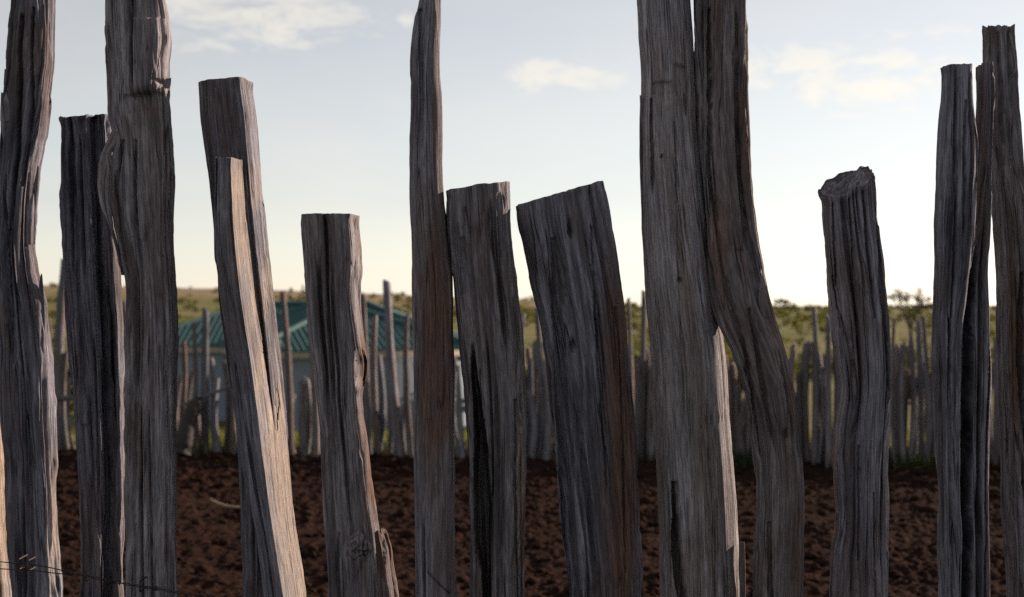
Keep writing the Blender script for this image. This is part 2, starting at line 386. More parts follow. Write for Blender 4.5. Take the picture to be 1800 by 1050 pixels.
    un = (Xn - lo[:, None]) / (hi - lo)[:, None]
    X = (cx - hw) + un * 2 * hw
    uc = np.clip(un, 0, 1); X = X + dL * (1 - uc) ** 3.5 + dR * uc ** 3.5
    PX = 900 + X * FPX / D
    if ybend:
        yb_ = np.interp(PY, [q[0] for q in ybend], [q[1] for q in ybend]); Yv = Yv + yb_; X = X + cx * yb_ / D - .5 * hw * c2[None, :, 0] * np.abs(yb_) / D
    front = sstep(-n2[:, 1], -.15, .25)[None]
    for path in carve:
        path = sorted(path, key=lambda q: q[1]); pyv = [q[1] for q in path]
        pcx = np.interp(PY, pyv, [q[0] for q in path]); phw = np.interp(PY, pyv, [q[2] for q in path]); pdp = np.interp(PY, pyv, [q[3] for q in path])
        inside = ((PY >= pyv[0]) & (PY <= pyv[-1]))
        jx = 1.2 * vn(Z * 14, 0 * Z, 0 * Z, seed + 21) + .5 * vn(Z * 90, 0 * Z, 0 * Z, seed + 22)
        rr = np.clip(1 - ((PX - pcx + jx) / np.maximum(phw, .5)) ** 2, 0, 1)
        Yv = Yv + inside * front * pdp * np.sqrt(rr)
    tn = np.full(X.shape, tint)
    for (bx, by, rx, ry, am) in brown:  # positive amounts brown the wood, negative ones paint sunlight as pale tan
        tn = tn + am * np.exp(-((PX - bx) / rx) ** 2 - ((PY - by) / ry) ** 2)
    V = np.stack([X, Yv + D, Z], -1).reshape(-1, 3)
    G = np.stack([gx + o * .1 + 0 * Z, gy + 0 * Z, Z + 0 * gx + seed], -1).reshape(-1, 3); T = tn.reshape(-1)
    i = np.arange(nr - 1)[:, None] * nth; j = np.arange(nth)[None]; j2 = (j + 1) % nth
    F = [np.stack([i + j, i + j2, i + nth + j2, i + nth + j], -1).reshape(-1, 4)]
    # cut end: rings running in to the middle
    last = V[(nr - 1) * nth:]; ctr = last.mean(0); off = (nr - 1) * nth
    lg = G[(nr - 1) * nth:]; cntv = len(V); VS = [V]; GS = [G]; TS = [T]
    rings = 9; prev = off + np.arange(nth)
    lp = np.linalg.lstsq(np.c_[last[:, 0] - ctr[0], last[:, 1] - ctr[1], np.ones(nth)], last[:, 2], rcond=None)[0]
    for r in range(1, rings + 1):
        f = 1 - r / (rings + .35)
        ring = ctr + (last - ctr) * f
        plane = lp[0] * (ring[:, 0] - ctr[0]) + lp[1] * (ring[:, 1] - ctr[1]) + lp[2]
        k = min(1, r / 3.0)
        ring[:, 2] = ring[:, 2] * (1 - k) + plane * k + tz * (vn(ring[:, 0] * 70, ring[:, 1] * 70, 0 * th, seed + 13) - .5) * k + .5 * k * tz * vn(ring[:, 0] * 160, ring[:, 1] * 160, 0 * th, seed + 14)
        ids = cntv + np.arange(nth); VS.append(ring); GS.append(np.c_[ring[:, 0] - ctr[0], ring[:, 1] - D, np.full(nth, seed + zt)]); TS.append(np.full(nth, .3)); cntv += nth
        F.append(np.stack([prev, prev[(np.arange(nth) + 1) % nth], ids[(np.arange(nth) + 1) % nth], ids], -1)); prev = ids
    VS.append(ctr[None] * [1, 1, 0] + [[0, 0, lp[2]]]); GS.append(np.array([[0, 0, seed + zt]])); TS.append(np.array([tint])); cidx = cntv
    q = np.arange(nth); F.append(np.stack([prev, prev[(q + 1) % nth], np.full(nth, cidx), np.full(nth, cidx)], -1)[:0])
    V = np.vstack(VS); V = V - np.array(base if base is not None else (0, 0, 0))
    F = np.vstack(F)
    # close the small hole in the middle with quads across
    half = nth // 2; a = prev; qd = [[a[k], a[k + 1], a[nth - 2 - k], a[nth - 1 - k]] for k in range(half - 1)]
    F = np.vstack([F, np.array(qd)])
    return mesh_np(name, V, F, mat or M['wood'], True, {'grain': ('FLOAT_VECTOR', np.vstack(GS)), 'tint': ('FLOAT', np.concatenate(TS)), 'tone': ('FLOAT', np.full(len(V), TONE.get(seed, .5) if tone is None else tone))})
def base_of(rows, D):
    r = sorted(rows)[-1]; return np.array(((((r[1] + r[2]) / 2) - 900) / FPX * D, D, 0.0))
def post(rows, D, label, splinters=(), **k):
    b = base_of(rows, D)
    o = add('fence_post', post_mesh('fence_post', rows, D, base=b, **k), None, tuple(b))
    prop(o, label, 'fence post', 'near fence posts')
    for i, (nm, srows, sD, sk) in enumerate(splinters):
        kk = dict(nth=40, step=.005, cracks=1, poly='round', dr=.7, rough=.35, seed=k.get('seed', 1) * 10 + i, smz=4, big_s=8, rough_top=.002, tint=.25, chip=.3); kk.update(sk); kk['tone'] = TONE.get(k.get('seed'), .5)
        add(nm, post_mesh(nm, srows, sD, base=b, **kk), o)
    return o
def sl(*a): return [tuple(a[i:i + 3]) for i in range(0, len(a), 3)]

# the sliver of a post at the very left edge
post([(330, -150, -62), (500, -128, -40), (740, -92, 0), (850, -82, 9), (950, -74, 16), (1050, -70, 20)], 3.44,
     'leaning post at the far left edge with only its sunlit side in view', poly='lit', seed=2, tint=.1, dr=1.2, rough=.6, brown=[(0, 860, 14, 300, -1.0)])  # pale patch paints sunlight onto the visible side
# A
post([(-150, 26, 98), (-60, 20, 97), (0, 18, 95), (65, 18, 93), (120, 14, 92), (165, 7, 88), (215, 2, 82), (250, 0, 78), (300, -3, 68), (370, -5, 61),
      (430, -7, 61), (490, -7, 68), (530, -4, 78), (600, 0, 85), (650, 2, 90), (765, 8, 95), (800, 11, 97), (900, 17, 101), (990, 21, 105), (1050, 23, 107)], 3.2,
     'tall warped post with a splintered edge, bent over to the left', poly='semi', seed=3, rough=1.25, cracks=13, tint=.15,
     carve=[[(50, 30, 4, .02), (42, 260, 5, .03), (25, 420, 5, .03), (38, 640, 4, .012)], [(70, 20, 3, .02), (66, 200, 4, .025), (48, 330, 3, .015)]],
     brown=[(60, 120, 30, 90, .35), (75, 420, 18, 120, .4), (98, 920, 8, 140, -1.0)],  # last patch paints the sunlit strip low on the right edge
     splinters=[('splinter', [(122, 8, 11), (140, 7, 15), (165, 8, 20), (195, 12, 26)], 3.18, dict(ybot=215)),
                ('splinter', [(163, 2, 6), (180, 1, 12), (210, 0, 18), (235, 4, 18)], 3.17, dict(ybot=250)),
                ('splinter', [(292, 66, 69), (320, 60, 67), (360, 52, 64), (400, 50, 62)], 3.17, dict(ybot=430)),
                ('splinter', [(482, 72, 74), (500, 68, 76), (530, 66, 78), (580, 66, 80)], 3.18, dict(ybot=640))])
# B (behind C)
post([(208, 108, 194), (270, 107, 196), (380, 110, 203), (440, 114, 206), (520, 118, 212), (620, 128, 217), (720, 133, 219), (860, 142, 220),
      (935, 145, 220), (985, 146, 214), (1050, 147, 219)], 3.34,
     'flat topped post with a dark cleft, tucked behind the taller bulging post', poly=[(-1, .1), (-.93, -.8), (-.75, -1), (-.4, -.92), (-.1, -1), (.24, -.97), (.31, -.85), (.35, -.05), (.42, -.05), (.46, -.62), (.9, -.5), (1, .1), (.8, .8), (0, 1), (-.8, .7)], seed=5, rough=1.1, cracks=12, top=(.008, 0), tint=.12,
     carve=[[(132, 210, 3, .03), (134, 300, 3, .03), (140, 480, 2, .01)],
            [(142, 560, 7, -.010), (150, 680, 10, -.012), (158, 725, 12, -.014), (162, 742, 9, -.010)]],
     brown=[(205, 480, 16, 130, .45), (205, 750, 14, 120, .3)])
# C
post([(-190, 190, 280), (-80, 188, 287), (0, 187, 293), (40, 187, 300), (70, 188, 303), (110, 188, 299), (150, 188, 300), (180, 188, 301), (210, 189, 303), (232, 196, 304),
      (250, 199, 307), (300, 197, 308), (350, 196, 306), (400, 203, 305), (440, 213, 305), (500, 222, 307), (525, 223, 308), (590, 221, 311), (650, 220, 307), (760, 220, 306),
      (810, 220, 310), (900, 221, 311), (1000, 223, 313), (1050, 225, 314)], 3.14,
     'tall gnarled post with a torn step and a bulge splitting off its left side', poly=[(-1, .2), (-.9, -.5), (-.5, -.9), (.1, -1), (.7, -.9), (.93, -.7), (1, -.45), (.85, .6), (.3, 1), (-.6, .9)], seed=8, rough=1.1, cracks=12, tint=.10,
     carve=[[(268, 40, 30, -.012), (264, 120, 32, -.014), (266, 158, 34, -.016), (268, 166, 32, -.012), (270, 171, 30, .0)], [(252, 172, 26, .016), (256, 200, 20, .012), (262, 240, 8, .004)],
            [(243, 0, 3, .02), (244, 140, 3, .015)], [(290, 146, 7, .02), (293, 152, 8, .03), (293, 160, 4, .0)],
            [(226, 250, 4, .010), (212, 330, 4, .018), (222, 420, 3, .012), (240, 520, 2, .0)],
            [(250, 250, 3, .010), (246, 320, 4, .015), (250, 400, 3, .01)],
            [(262, 340, 12, -.006), (262, 390, 10, -.008), (260, 425, 5, -.006)], [(248, 900, 3, .004), (246, 1050, 6, .010)]],
     brown=[(280, 220, 22, 40, .4), (268, 190, 18, 20, .5)],
     splinters=[('splinter', [(232, 196, 214), (254, 185, 210), (264, 181, 199), (274, 177, 198), (290, 174, 208), (325, 172, 212), (360, 177, 214), (395, 190, 216), (412, 196, 209), (425, 200, 210), (440, 204, 212), (460, 209, 213.5), (482, 213.7, 215.3)], 3.11, dict(ybot=484, step=.004, nth=48, dr=.9, tint=.05)),
                ('splinter', [(138, 292, 301), (146, 284, 301), (152, 286, 299)], 3.09, dict(ybot=155))])
# D leaning split post: back piece and the front slab
dback = [(146, 352, 440), (200, 355, 445), (260, 361, 450), (330, 370, 456), (400, 377, 462), (450, 382, 468), (520, 387, 477), (580, 395, 483), (630, 404, 489), (700, 414, 496),
         (800, 423, 505), (850, 427, 508), (900, 428, 512), (1050, 428, 522)]
dslab = [(282, 388, 433), (330, 387, 437), (400, 386, 442), (450, 387, 449), (520, 393, 459), (580, 402, 468), (630, 410, 476), (700, 418, 485), (800, 432, 496), (870, 446, 503), (930, 458, 510), (1000, 468, 521), (1050, 474, 529)]
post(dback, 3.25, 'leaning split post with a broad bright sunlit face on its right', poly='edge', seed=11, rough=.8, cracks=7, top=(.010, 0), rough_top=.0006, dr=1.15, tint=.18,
     brown=[(395, 560, 14, 200, .5), (452, 340, 5, 90, -.7), (470, 520, 6, 120, -.9)],  # negative patches paint sun onto the right edge; the first is brown wood
     splinters=[('split_slab', dslab, 3.175, dict(nth=130, step=.0038, poly=[(-1, .5), (-1, -.8), (-.9, -1), (.26, -1), (.30, -.97), (1, 1), (.9, 1.1), (-.5, 1)], dr=2.2, cracks=5, rough=.4, sm=.7, tint=.0, rough_top=.001, seed=12, brown=[(424, 320, 12, 60, -.9), (430, 420, 12, 70, -.9), (441, 380, 6, 90, -1.0), (449, 500, 6, 90, -1.1), (464, 620, 7, 90, -1.1), (482, 740, 9, 90, -1.2), (496, 850, 9, 90, -1.2), (511, 950, 9, 80, -1.2), (526, 1050, 9, 80, -1.2)],  # paler split wood, with sunlight painted down the right face
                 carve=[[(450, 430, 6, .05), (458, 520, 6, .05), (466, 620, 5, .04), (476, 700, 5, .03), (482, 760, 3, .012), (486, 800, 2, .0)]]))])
# E
post([(378, 529, 629), (430, 533, 633), (470, 535, 634), (520, 538, 630), (560, 540, 633), (600, 543, 639), (640, 552, 644), (665, 555, 641), (700, 559, 633), (740, 564, 640),
      (790, 567, 648), (850, 569, 653), (900, 570, 660), (935, 572, 668), (980, 575, 670), (1050, 580, 672)], 3.12,
     'short flat topped post with a round knot and torn right edge', poly='edge', seed=14, rough=.95, cracks=8, top=(.0, 0), rough_top=.0004, tint=.10, flat=.7,
     carve=[[(634, 610, 3, .0), (635, 640, 9, .05), (634, 665, 8, .05), (632, 685, 3, .0)],
            [(625, 940, 6, -.004), (625, 955, 18, -.020), (624, 975, 20, -.020), (618, 1000, 14, -.010), (612, 1030, 4, .0)], [(630, 962, 3, .0), (629, 970, 6, .014), (626, 982, 4, .0)],
            [(600, 930, 3, .006), (598, 1000, 4, .012), (600, 1050, 3, .006)]],
     brown=[(641, 640, 9, 130, 1.1), (652, 860, 9, 90, 1.0), (632, 450, 5, 60, -.6), (600, 420, 40, 60, .15)],  # negative patch paints a sun rim on the upper right edge
     splinters=[('torn_strip', [(934, 640, 676), (948, 636, 683), (965, 634, 687), (1010, 638, 692), (1050, 640, 697)], 3.14, dict(tint=.9, rough=1.5, dr=1.2, nth=90, step=.004, poly='lit', cracks=4, rough_top=.008))])
ko = bpy.data.objects['fence_post.004'] if False else [q for q in C.objects if q.get('label', '').startswith('short flat topped post with a round knot')][0]
nr_, na_ = 16, 48
rr_ = np.linspace(1, 0.02, nr_)[:, None]; aa_ = (np.arange(na_) * 2 * math.pi / na_)[None]
lob = 1 + .32 * vn(np.cos(aa_) * 1.9, np.sin(aa_) * 1.6, 0 * aa_, 70)
pit = -.010 * np.exp(-((rr_ - .1) / .3) ** 2); dome = .021 * np.clip(1 - rr_ ** 2.2, 0, 1) ** .6
hgt = dome + pit + .0014 * np.sin(rr_ * 15 + 1.8 * np.sin(aa_ * 2)) + .0060 * vn(np.cos(aa_) * 5 * rr_, np.sin(aa_) * 5 * rr_, 0 * aa_ * rr_, 71)
kx, _, kz = W(626, 966, 3.05)
KV = np.stack([kx + .026 * rr_ * lob * np.cos(aa_) + 0 * hgt, 3.066 - hgt - .004 * np.sin(aa_), kz + .031 * rr_ * lob * np.sin(aa_) + 0 * hgt], -1).reshape(-1, 3)
ii = np.arange(nr_ - 1)[:, None] * na_; jj = np.arange(na_)[None]; jn = (jj + 1) % na_
KF = np.stack([ii + jj, ii + na_ + jj, ii + na_ + jn, ii + jn], -1).reshape(-1, 4)[:, ::-1]
KG = np.stack([np.full(KV.shape[0], 3.3), (KV[:, 0] - kx) * .6, np.hypot(KV[:, 0] - kx, KV[:, 2] - kz) * 6], -1)[:, [1, 0, 2]]
add('knot', mesh_np('knot', KV - np.array(ko.location), KF, M['wood'], True, {'grain': ('FLOAT_VECTOR', KG), 'tint': ('FLOAT', np.full(len(KV), .3)), 'tone': ('FLOAT', np.full(len(KV), .25))}), ko)
# F
post([(-55, 748, 776), (-20, 741, 777), (0, 736, 776), (30, 730, 776), (60, 725, 774), (100, 722, 772), (145, 722, 774), (170, 722, 777), (210, 721, 778), (250, 720, 778), (300, 720, 778), (350, 719, 781),
      (400, 722, 786), (430, 724, 790), (500, 724, 796), (530, 724, 798), (600, 726, 798), (650, 728, 799), (750, 727, 797), (830, 728, 801), (950, 729, 800), (1050, 730, 803)], 3.115,
     'tall slender smooth post turning reddish brown in the middle', poly='round', seed=17, rough=.55, cracks=3, tint=.12, flat=.6, rough_top=.006,
     brown=[(775, 470, 32, 130, .9), (772, 640, 32, 130, .85), (766, 790, 34, 110, .6), (780, 980, 26, 90, .4)],  # brown wood, with warm bounced light painted into the right side
     carve=[[(740, 20, 4, .01), (744, 180, 5, .012), (738, 300, 3, .0)], [(752, 1000, 2, .006), (790, 1040, 2, .01)]])
# G
post([(329, 783, 897), (360, 785, 899), (400, 787, 898), (430, 789, 902), (500, 797, 908), (525, 799, 912), (580, 804, 920), (620, 809, 922), (680, 816, 923), (700, 818, 924), (750, 820, 926),
      (810, 824, 926), (900, 825, 924), (950, 825, 923), (1050, 826, 922)], 3.14,
     'stout stump post with a long black hollow running down its front', poly=[(-1, .1), (-.85, -.75), (-.3, -.98), (.5, -1), (.8, -.75), (1, -.1), (.8, .8), (-.6, 1)], seed=20, rough=1.15, cracks=9, top=(.020, 0), rough_top=.002, tint=.14,
     carve=[[(832, 600, 3, .0), (834, 650, 6, .08), (840, 710, 8, .10), (846, 790, 13, .11), (848, 850, 15, .11), (849, 900, 17, .11), (850, 950, 15, .11), (855, 1000, 9, .10), (857, 1060, 8, .08)],
            [(865, 350, 4, .0), (866, 390, 8, .02), (868, 425, 8, .018), (875, 470, 5, .012), (884, 530, 8, .022), (890, 590, 6, .02), (893, 625, 3, .0)],
            [(828, 560, 9, -.008), (834, 700, 8, -.006)], [(815, 420, 6, .008), (818, 520, 6, .01)], [(905, 700, 3, .012), (905, 900, 3, .015), (908, 1050, 3, .01)], [(914, 690, 2, .008), (915, 1050, 2, .012)]], brown=[(914, 850, 8, 200, -.8)])  # pale patch paints the lit streak along the right edge
# H
post([(340, 905, 1063), (362, 906, 1068), (400, 912, 1073), (430, 919, 1079), (480, 928, 1087), (530, 938, 1096), (580, 950, 1100), (650, 962, 1105), (700, 965, 1109), (760, 970, 1115), (830, 977, 1120),
      (900, 985, 1123), (980, 993, 1125), (1050, 1000, 1128)], 3.2,
     'broad leaning stump post with a slanted top and red brown right side', poly=[(-1, .2), (-.92, -.45), (-.6, -.7), (-.28, -.55), (-.15, -.95), (.3, -1), (.75, -.88), (1, -.5), (.85, .6), (.2, 1), (-.6, .85)], dr=.8, seed=23, rough=1.1, cracks=11,
     top=(.056, .006), rough_top=.002, tint=.12,
     carve=[[(972, 420, 4, .012), (978, 520, 10, .028), (986, 700, 12, .04), (996, 850, 14, .05), (1004, 980, 13, .055), (1012, 1060, 10, .05)], [(998, 380, 4, .0), (1000, 410, 5, .03), (1002, 425, 3, .0)],
            [(1005, 590, 2, .0), (1006, 605, 5, .03), (1008, 625, 2, .0)], [(1036, 400, 2, .010), (1045, 600, 2, .018), (1060, 800, 2, .015), (1065, 900, 2, .0)],
            [(1078, 540, 2, .010), (1086, 640, 2, .012), (1092, 800, 2, .012), (1096, 1000, 2, .010)]],
     brown=[(1082, 620, 22, 180, .9), (1098, 880, 24, 200, 1.05), (1080, 1000, 30, 100, .6)],  # red brown wood deepened by painted-in warm bounce on the right
     splinters=[('splinter', [(1016, 1010, 1015), (1030, 1006, 1018), (1070, 1004, 1020)], 3.1, dict())])
# I
post([(-260, 1116, 1200), (-100, 1118, 1208), (0, 1120, 1213), (60, 1122, 1218), (120, 1127, 1221), (170, 1128, 1223), (210, 1127, 1222), (300, 1127, 1232), (400, 1128, 1244), (440, 1131, 1249), (525, 1135, 1260), (600, 1143, 1272),
      (650, 1146, 1277), (730, 1149, 1282), (800, 1152, 1288), (880, 1156, 1294), (950, 1158, 1297), (1050, 1160, 1300)], 3.235,
     'widest pale grey post, tall and smooth, pressed against the curved post', poly='round', dr=.95, seed=26, rough=.45, cracks=5, tint=-.22, flat=.5,
     carve=[[(1180, 118, 6, .0), (1190, 125, 12, .010), (1192, 160, 12, .010), (1198, 200, 6, .012), (1200, 215, 3, .0)], [(1160, 150, 16, .010), (1166, 172, 22, .010), (1166, 190, 18, .0)],
            [(1143, 180, 3, .015), (1144, 320, 4, .022), (1146, 350, 2, .0)], [(1178, 840, 3, .01), (1182, 900, 5, .05), (1185, 960, 9, .06), (1190, 1020, 8, .06), (1196, 1060, 8, .06)], [(1180, 840, 5, .02), (1183, 880, 4, .01)],
            [(1187, 488, 2, .0), (1188, 493, 5, .02), (1189, 500, 2, .0)], [(1158, 276, 1.5, .0), (1158, 280, 3, .02), (1158, 284, 1.5, .0)],
            [(1180, 220, 1.5, .006), (1186, 500, 1.5, .006), (1200, 800, 1.5, .004)], [(1236, 690, 2, .0), (1245, 735, 4, .006), (1246, 750, 2, .0)]],
     brown=[(1240, 420, 16, 110, .9), (1252, 540, 14, 50, .8), (1170, 20, 40, 60, .2)],
     splinters=[('splinter', [(168, 1124, 1129), (185, 1124, 1130), (215, 1124, 1133), (280, 1124, 1136), (360, 1127, 1139), (430, 1131, 1140), (470, 1136, 1141)], 3.22, dict(ybot=480, tint=.05)),
                ('splinter', [(953, 1299, 1308), (960, 1298, 1309), (1000, 1299, 1310), (1060, 1300, 1310)], 3.2, dict(poly='box', tint=.3))])
# J
post([(-300, 1214, 1300), (-120, 1216, 1308), (0, 1217, 1310), (80, 1217, 1311), (150, 1218, 1314), (230, 1220, 1316), (300, 1224, 1320), (360, 1228, 1326), (430, 1233, 1332), (470, 1239, 1341), (520, 1247, 1352), (560, 1257, 1362),
      (600, 1277, 1375), (625, 1289, 1381), (650, 1298, 1387), (690, 1310, 1392), (730, 1320, 1398), (780, 1325, 1403), (840, 1330, 1408), (870, 1330, 1409), (930, 1328, 1408), (1050, 1325, 1408)], 3.205,
     'tall dark curved post that bends out to the right below the middle', poly='flute', seed=29, rough=1.2, cracks=12, tint=.45, dr=1.0, ybend=[(380, .02), (480, -.01), (640, -.085), (800, -.10), (1050, -.10)], smz=14,
     carve=[[(1322, 535, 3, .0), (1330, 560, 10, -.030), (1346, 620, 12, -.036), (1362, 690, 12, -.036), (1372, 740, 9, -.026), (1376, 760, 3, .0)], [(1312, 540, 3, .01), (1330, 640, 5, .02), (1350, 740, 5, .02), (1362, 800, 3, .0)],
            [(1241, 20, 3, .02), (1243, 180, 4, .03), (1240, 300, 4, .03), (1262, 460, 3, .015), (1290, 560, 4, .02), (1320, 680, 4, .02), (1336, 790, 3, .01)],
            [(1286, 0, 3, .008), (1292, 80, 3, .012), (1292, 100, 2, .0)], [(1284, 100, 8, -.006), (1280, 260, 9, -.008), (1292, 440, 8, -.006)],
            [(1345, 900, 4, .012), (1348, 1050, 6, .018)]],
     brown=[(1382, 700, 16, 120, .35), (1260, 420, 20, 90, .35), (1385, 900, 25, 120, .2)])  # right-hand patches mix wood brown with painted warm bounce light
# K
post([(320, 1439, 1538), (345, 1441, 1541), (390, 1444, 1545), (430, 1449, 1552), (480, 1453, 1557), (525, 1460, 1561), (600, 1466, 1566), (640, 1472, 1568), (680, 1478, 1567), (700, 1478, 1566), (730, 1471, 1565), (760, 1467, 1563),
      (800, 1466, 1562), (850, 1469, 1560), (900, 1471, 1560), (930, 1470, 1561), (970, 1463, 1562), (1050, 1460, 1563)], 3.2,
     'short post with a rough slanted sawn end facing forward, standing alone', poly='semi', seed=32, rough=1.2, cracks=13, top=(.052, .045), rough_top=.006, tz=.012, tint=.16,
     carve=[[(1456, 360, 2, .014), (1464, 500, 2.5, .018), (1490, 640, 3, .018), (1492, 760, 2, .012)], [(1482, 350, 2, .014), (1492, 480, 2.5, .016), (1506, 640, 2, .01)], [(1506, 340, 2.5, .018), (1516, 460, 3, .02), (1528, 560, 2, .01)],
            [(1528, 320, 3, .02), (1534, 420, 3, .02), (1545, 560, 4, .02), (1556, 700, 3, .015)], [(1500, 780, 2, .01), (1500, 980, 2, .014)], [(1526, 860, 2, .01), (1528, 1050, 2, .012)]],
     brown=[(1555, 480, 10, 80, .4), (1558, 850, 7, 230, -.9)])  # negative patch paints sunlight down the right edge
# L, M (two pieces of riven timber side by side), N
post([(117, 1657, 1704), (180, 1654, 1705), (215, 1652, 1709), (250, 1650, 1714), (350, 1647, 1710), (450, 1644, 1704), (525, 1641, 1694), (600, 1641, 1687), (680, 1643, 1684), (760, 1646, 1683), (850, 1649, 1684), (950, 1650, 1686), (1050, 1652, 1688)], 3.2,
     'flat topped riven post left of a dark slit, third post from the right', poly='box', seed=35, rough=.9, cracks=8, top=(.003, 0), rough_top=.001, tint=.06, dr=1.3,
     carve=[[(1674, 140, 2, .010), (1672, 300, 3, .014), (1664, 560, 2, .012)], [(1690, 180, 3, .010), (1684, 360, 3, .012), (1680, 520, 2, .0)], [(1660, 560, 2, .012), (1662, 650, 3, .016), (1662, 690, 1, .0)]],
     brown=[(1704, 230, 8, 40, .6), (1670, 125, 4, 30, .4)])
post([(114, 1719, 1742), (140, 1719, 1746), (180, 1719, 1746), (260, 1715, 1743), (310, 1711, 1742), (370, 1700, 1740), (430, 1688, 1740), (480, 1680, 1738), (550, 1676, 1744), (640, 1673, 1747), (700, 1672, 1746), (780, 1671, 1741), (850, 1671, 1738), (1000, 1671, 1744), (1050, 1671, 1744)], 3.27,
     'narrow riven post with an orange brown left edge, right of a dark slit', poly='lit', seed=38, rough=.7, cracks=5, top=(.003, 0), rough_top=.002, tint=.10, dr=1.3,
     carve=[[(1706, 330, 4, .04), (1698, 430, 8, .08), (1692, 540, 9, .10), (1688, 700, 8, .10), (1687, 1060, 8, .10)], [(1738, 470, 4, .01), (1728, 600, 2, .02), (1722, 760, 2, .02), (1718, 1050, 2, .014)], [(1741, 130, 6, .012), (1741, 141, 5, .0)]],
     brown=[(1720, 160, 9, 110, .6), (1713, 360, 8, 90, .9), (1738, 1000, 14, 120, .8)])
post([(50, 1727, 1779), (100, 1728, 1782), (190, 1731, 1788), (250, 1736, 1791), (310, 1741, 1796), (360, 1746, 1799), (430, 1752, 1803), (525, 1754, 1810), (600, 1755, 1816), (700, 1756, 1822), (800, 1760, 1828), (950, 1765, 1834), (1050, 1768, 1838)], 3.36,
     'tall post at the right edge with an orange brown left side', poly='flute', seed=41, rough=1.05, cracks=9, top=(0, 0), rough_top=.006, tint=.15,
     carve=[[(1748, 60, 3, .015), (1752, 200, 4, .02), (1757, 330, 3, .01)], [(1786, 480, 4, .02), (1782, 640, 5, .03), (1795, 780, 4, .02), (1800, 900, 3, .01)], [(1788, 840, 1, .0), (1789, 846, 4, .02), (1790, 854, 1, .0)]],
     brown=[(1757, 480, 7, 90, -.7), (1768, 520, 12, 120, 1.0), (1760, 620, 8, 90, -.6), (1772, 660, 12, 100, .9)])  # negative patches paint bounced sunlight over the brown left side

# ------------------------------------------------------------------ barbed wire
def tube_np(pts, r, n=6):
    pts = np.asarray(pts, float); tg = np.gradient(pts, axis=0); tg /= np.linalg.norm(tg, axis=1)[:, None] + 1e-9
    up = np.where(np.abs(tg[:, 2:3]) > .9, [[1., 0, 0]], [[0, 0, 1.]]); a = np.cross(tg, up); a /= np.linalg.norm(a, axis=1)[:, None]; b2 = np.cross(tg, a)
    an = np.arange(n) * 2 * math.pi / n; r = np.broadcast_to(r, len(pts))
    V = (pts[:, None] + r[:, None, None] * (np.cos(an)[None, :, None] * a[:, None] + np.sin(an)[None, :, None] * b2[:, None])).reshape(-1, 3)
    i = np.arange(len(pts) - 1)[:, None] * n; j = np.arange(n)[None]; j2 = (j + 1) % n
    return V, np.stack([i + j, i + j2, i + n + j2, i + n + j], -1).reshape(-1, 4)
def join_np(lst):
    V = []; F = []; o = 0
    for v, f in lst: V.append(v); F.append(f + o); o += len(v)
    return np.vstack(V), np.vstack(F)
WD = 3.045
wy = lambda x: np.interp(x, [-160, 0, 60, 110, 160, 200, 250, 280, 310, 355, 430, 540], [978, 994, 998, 1006, 1014, 1023, 1032, 1035, 1042, 1049, 1062, 1085])
wx = np.linspace(-160, 560, 420)
cy_ = gsmooth(wy(wx), 6)
sep_ = np.interp(wx, [-160, 0, 95, 125, 560], [6, 6.2, 4.2, 1.7, 1.7]); ph = np.cumsum(np.interp(wx, [-160, 100, 130, 560], [0.0, .0, .30, .30])) 
strands = []
for s_ in (1, -1):
    X = (wx - 900) / FPX * WD; Z = EYE + (525 - (cy_ - s_ * sep_ * np.cos(ph))) / FPX * WD; Y = WD + s_ * .0022 * np.sin(ph) + 0 * X
    strands.append(tube_np(np.stack([X, Y, Z], -1), .0012, 6))
wb = np.array(W(-160, 978, WD))
v, f = join_np(strands)
wire = add('barbed_wire', mesh_np('barbed_wire', v - wb, f, M['wire']), None, tuple(wb))
prop(wire, 'rusty twisted barbed wire strung across the lower left posts', 'barbed wire')
for bxp in (-60, 44, 118, 196, 272, 352, 440):
    c = np.array(W(bxp, float(np.interp(bxp, wx, cy_)), WD)); parts_ = []
    rs = np.random.default_rng(bxp + 500)
    for k in range(2):   # two wraps with two points each
        a = np.linspace(-.3, 4 * math.pi + .3, 40); x0 = (k - .5) * .006
        coil = np.stack([c[0] + x0 + (a / (4 * math.pi) - .5) * .006, c[1] + .0045 * np.cos(a), c[2] + .0045 * np.sin(a)], -1)
        d0, d1 = ((np.array([-.7, -.5, .7]), np.array([.6, -.3, -.8])), (np.array([.35, -.4, .9]), np.array([-.9, -.4, -.35])))[k]; d0 = d0 + rs.uniform(-.35, .35, 3); d1 = d1 + rs.uniform(-.35, .35, 3)
        coil = np.vstack([coil[0] + d0 / np.linalg.norm(d0) * np.linspace(.011, .001, 5)[:, None], coil, coil[-1] + d1 / np.linalg.norm(d1) * np.linspace(.001, .010, 5)[:, None]])
        rad = np.full(len(coil), .0008); rad[0] = rad[-1] = .0002
        parts_.append(tube_np(coil, rad, 5))
    v, f = join_np(parts_); add('barb', mesh_np('barb', v - wb, f, M['wire']), wire)
for (sx_, sy_) in ((37, 992), (51, 996), (155, 1012), (250, 1031)):
    c = np.array(W(sx_, sy_, WD)); a = np.linspace(0, math.pi, 14)
    arch = np.vstack([c + [-.004, .05, .011], c + [-.004, .004, .011]] + [c + [(-.004), -.002 - .003 * math.sin(q), .011 * math.cos(q)] for q in a] + [c + [-.004, .004, -.011], c + [-.004, .05, -.011]])
    v, f = tube_np(arch, .0018, 6); add('staple', mesh_np('staple', v - wb, f, M['wire']), wire)

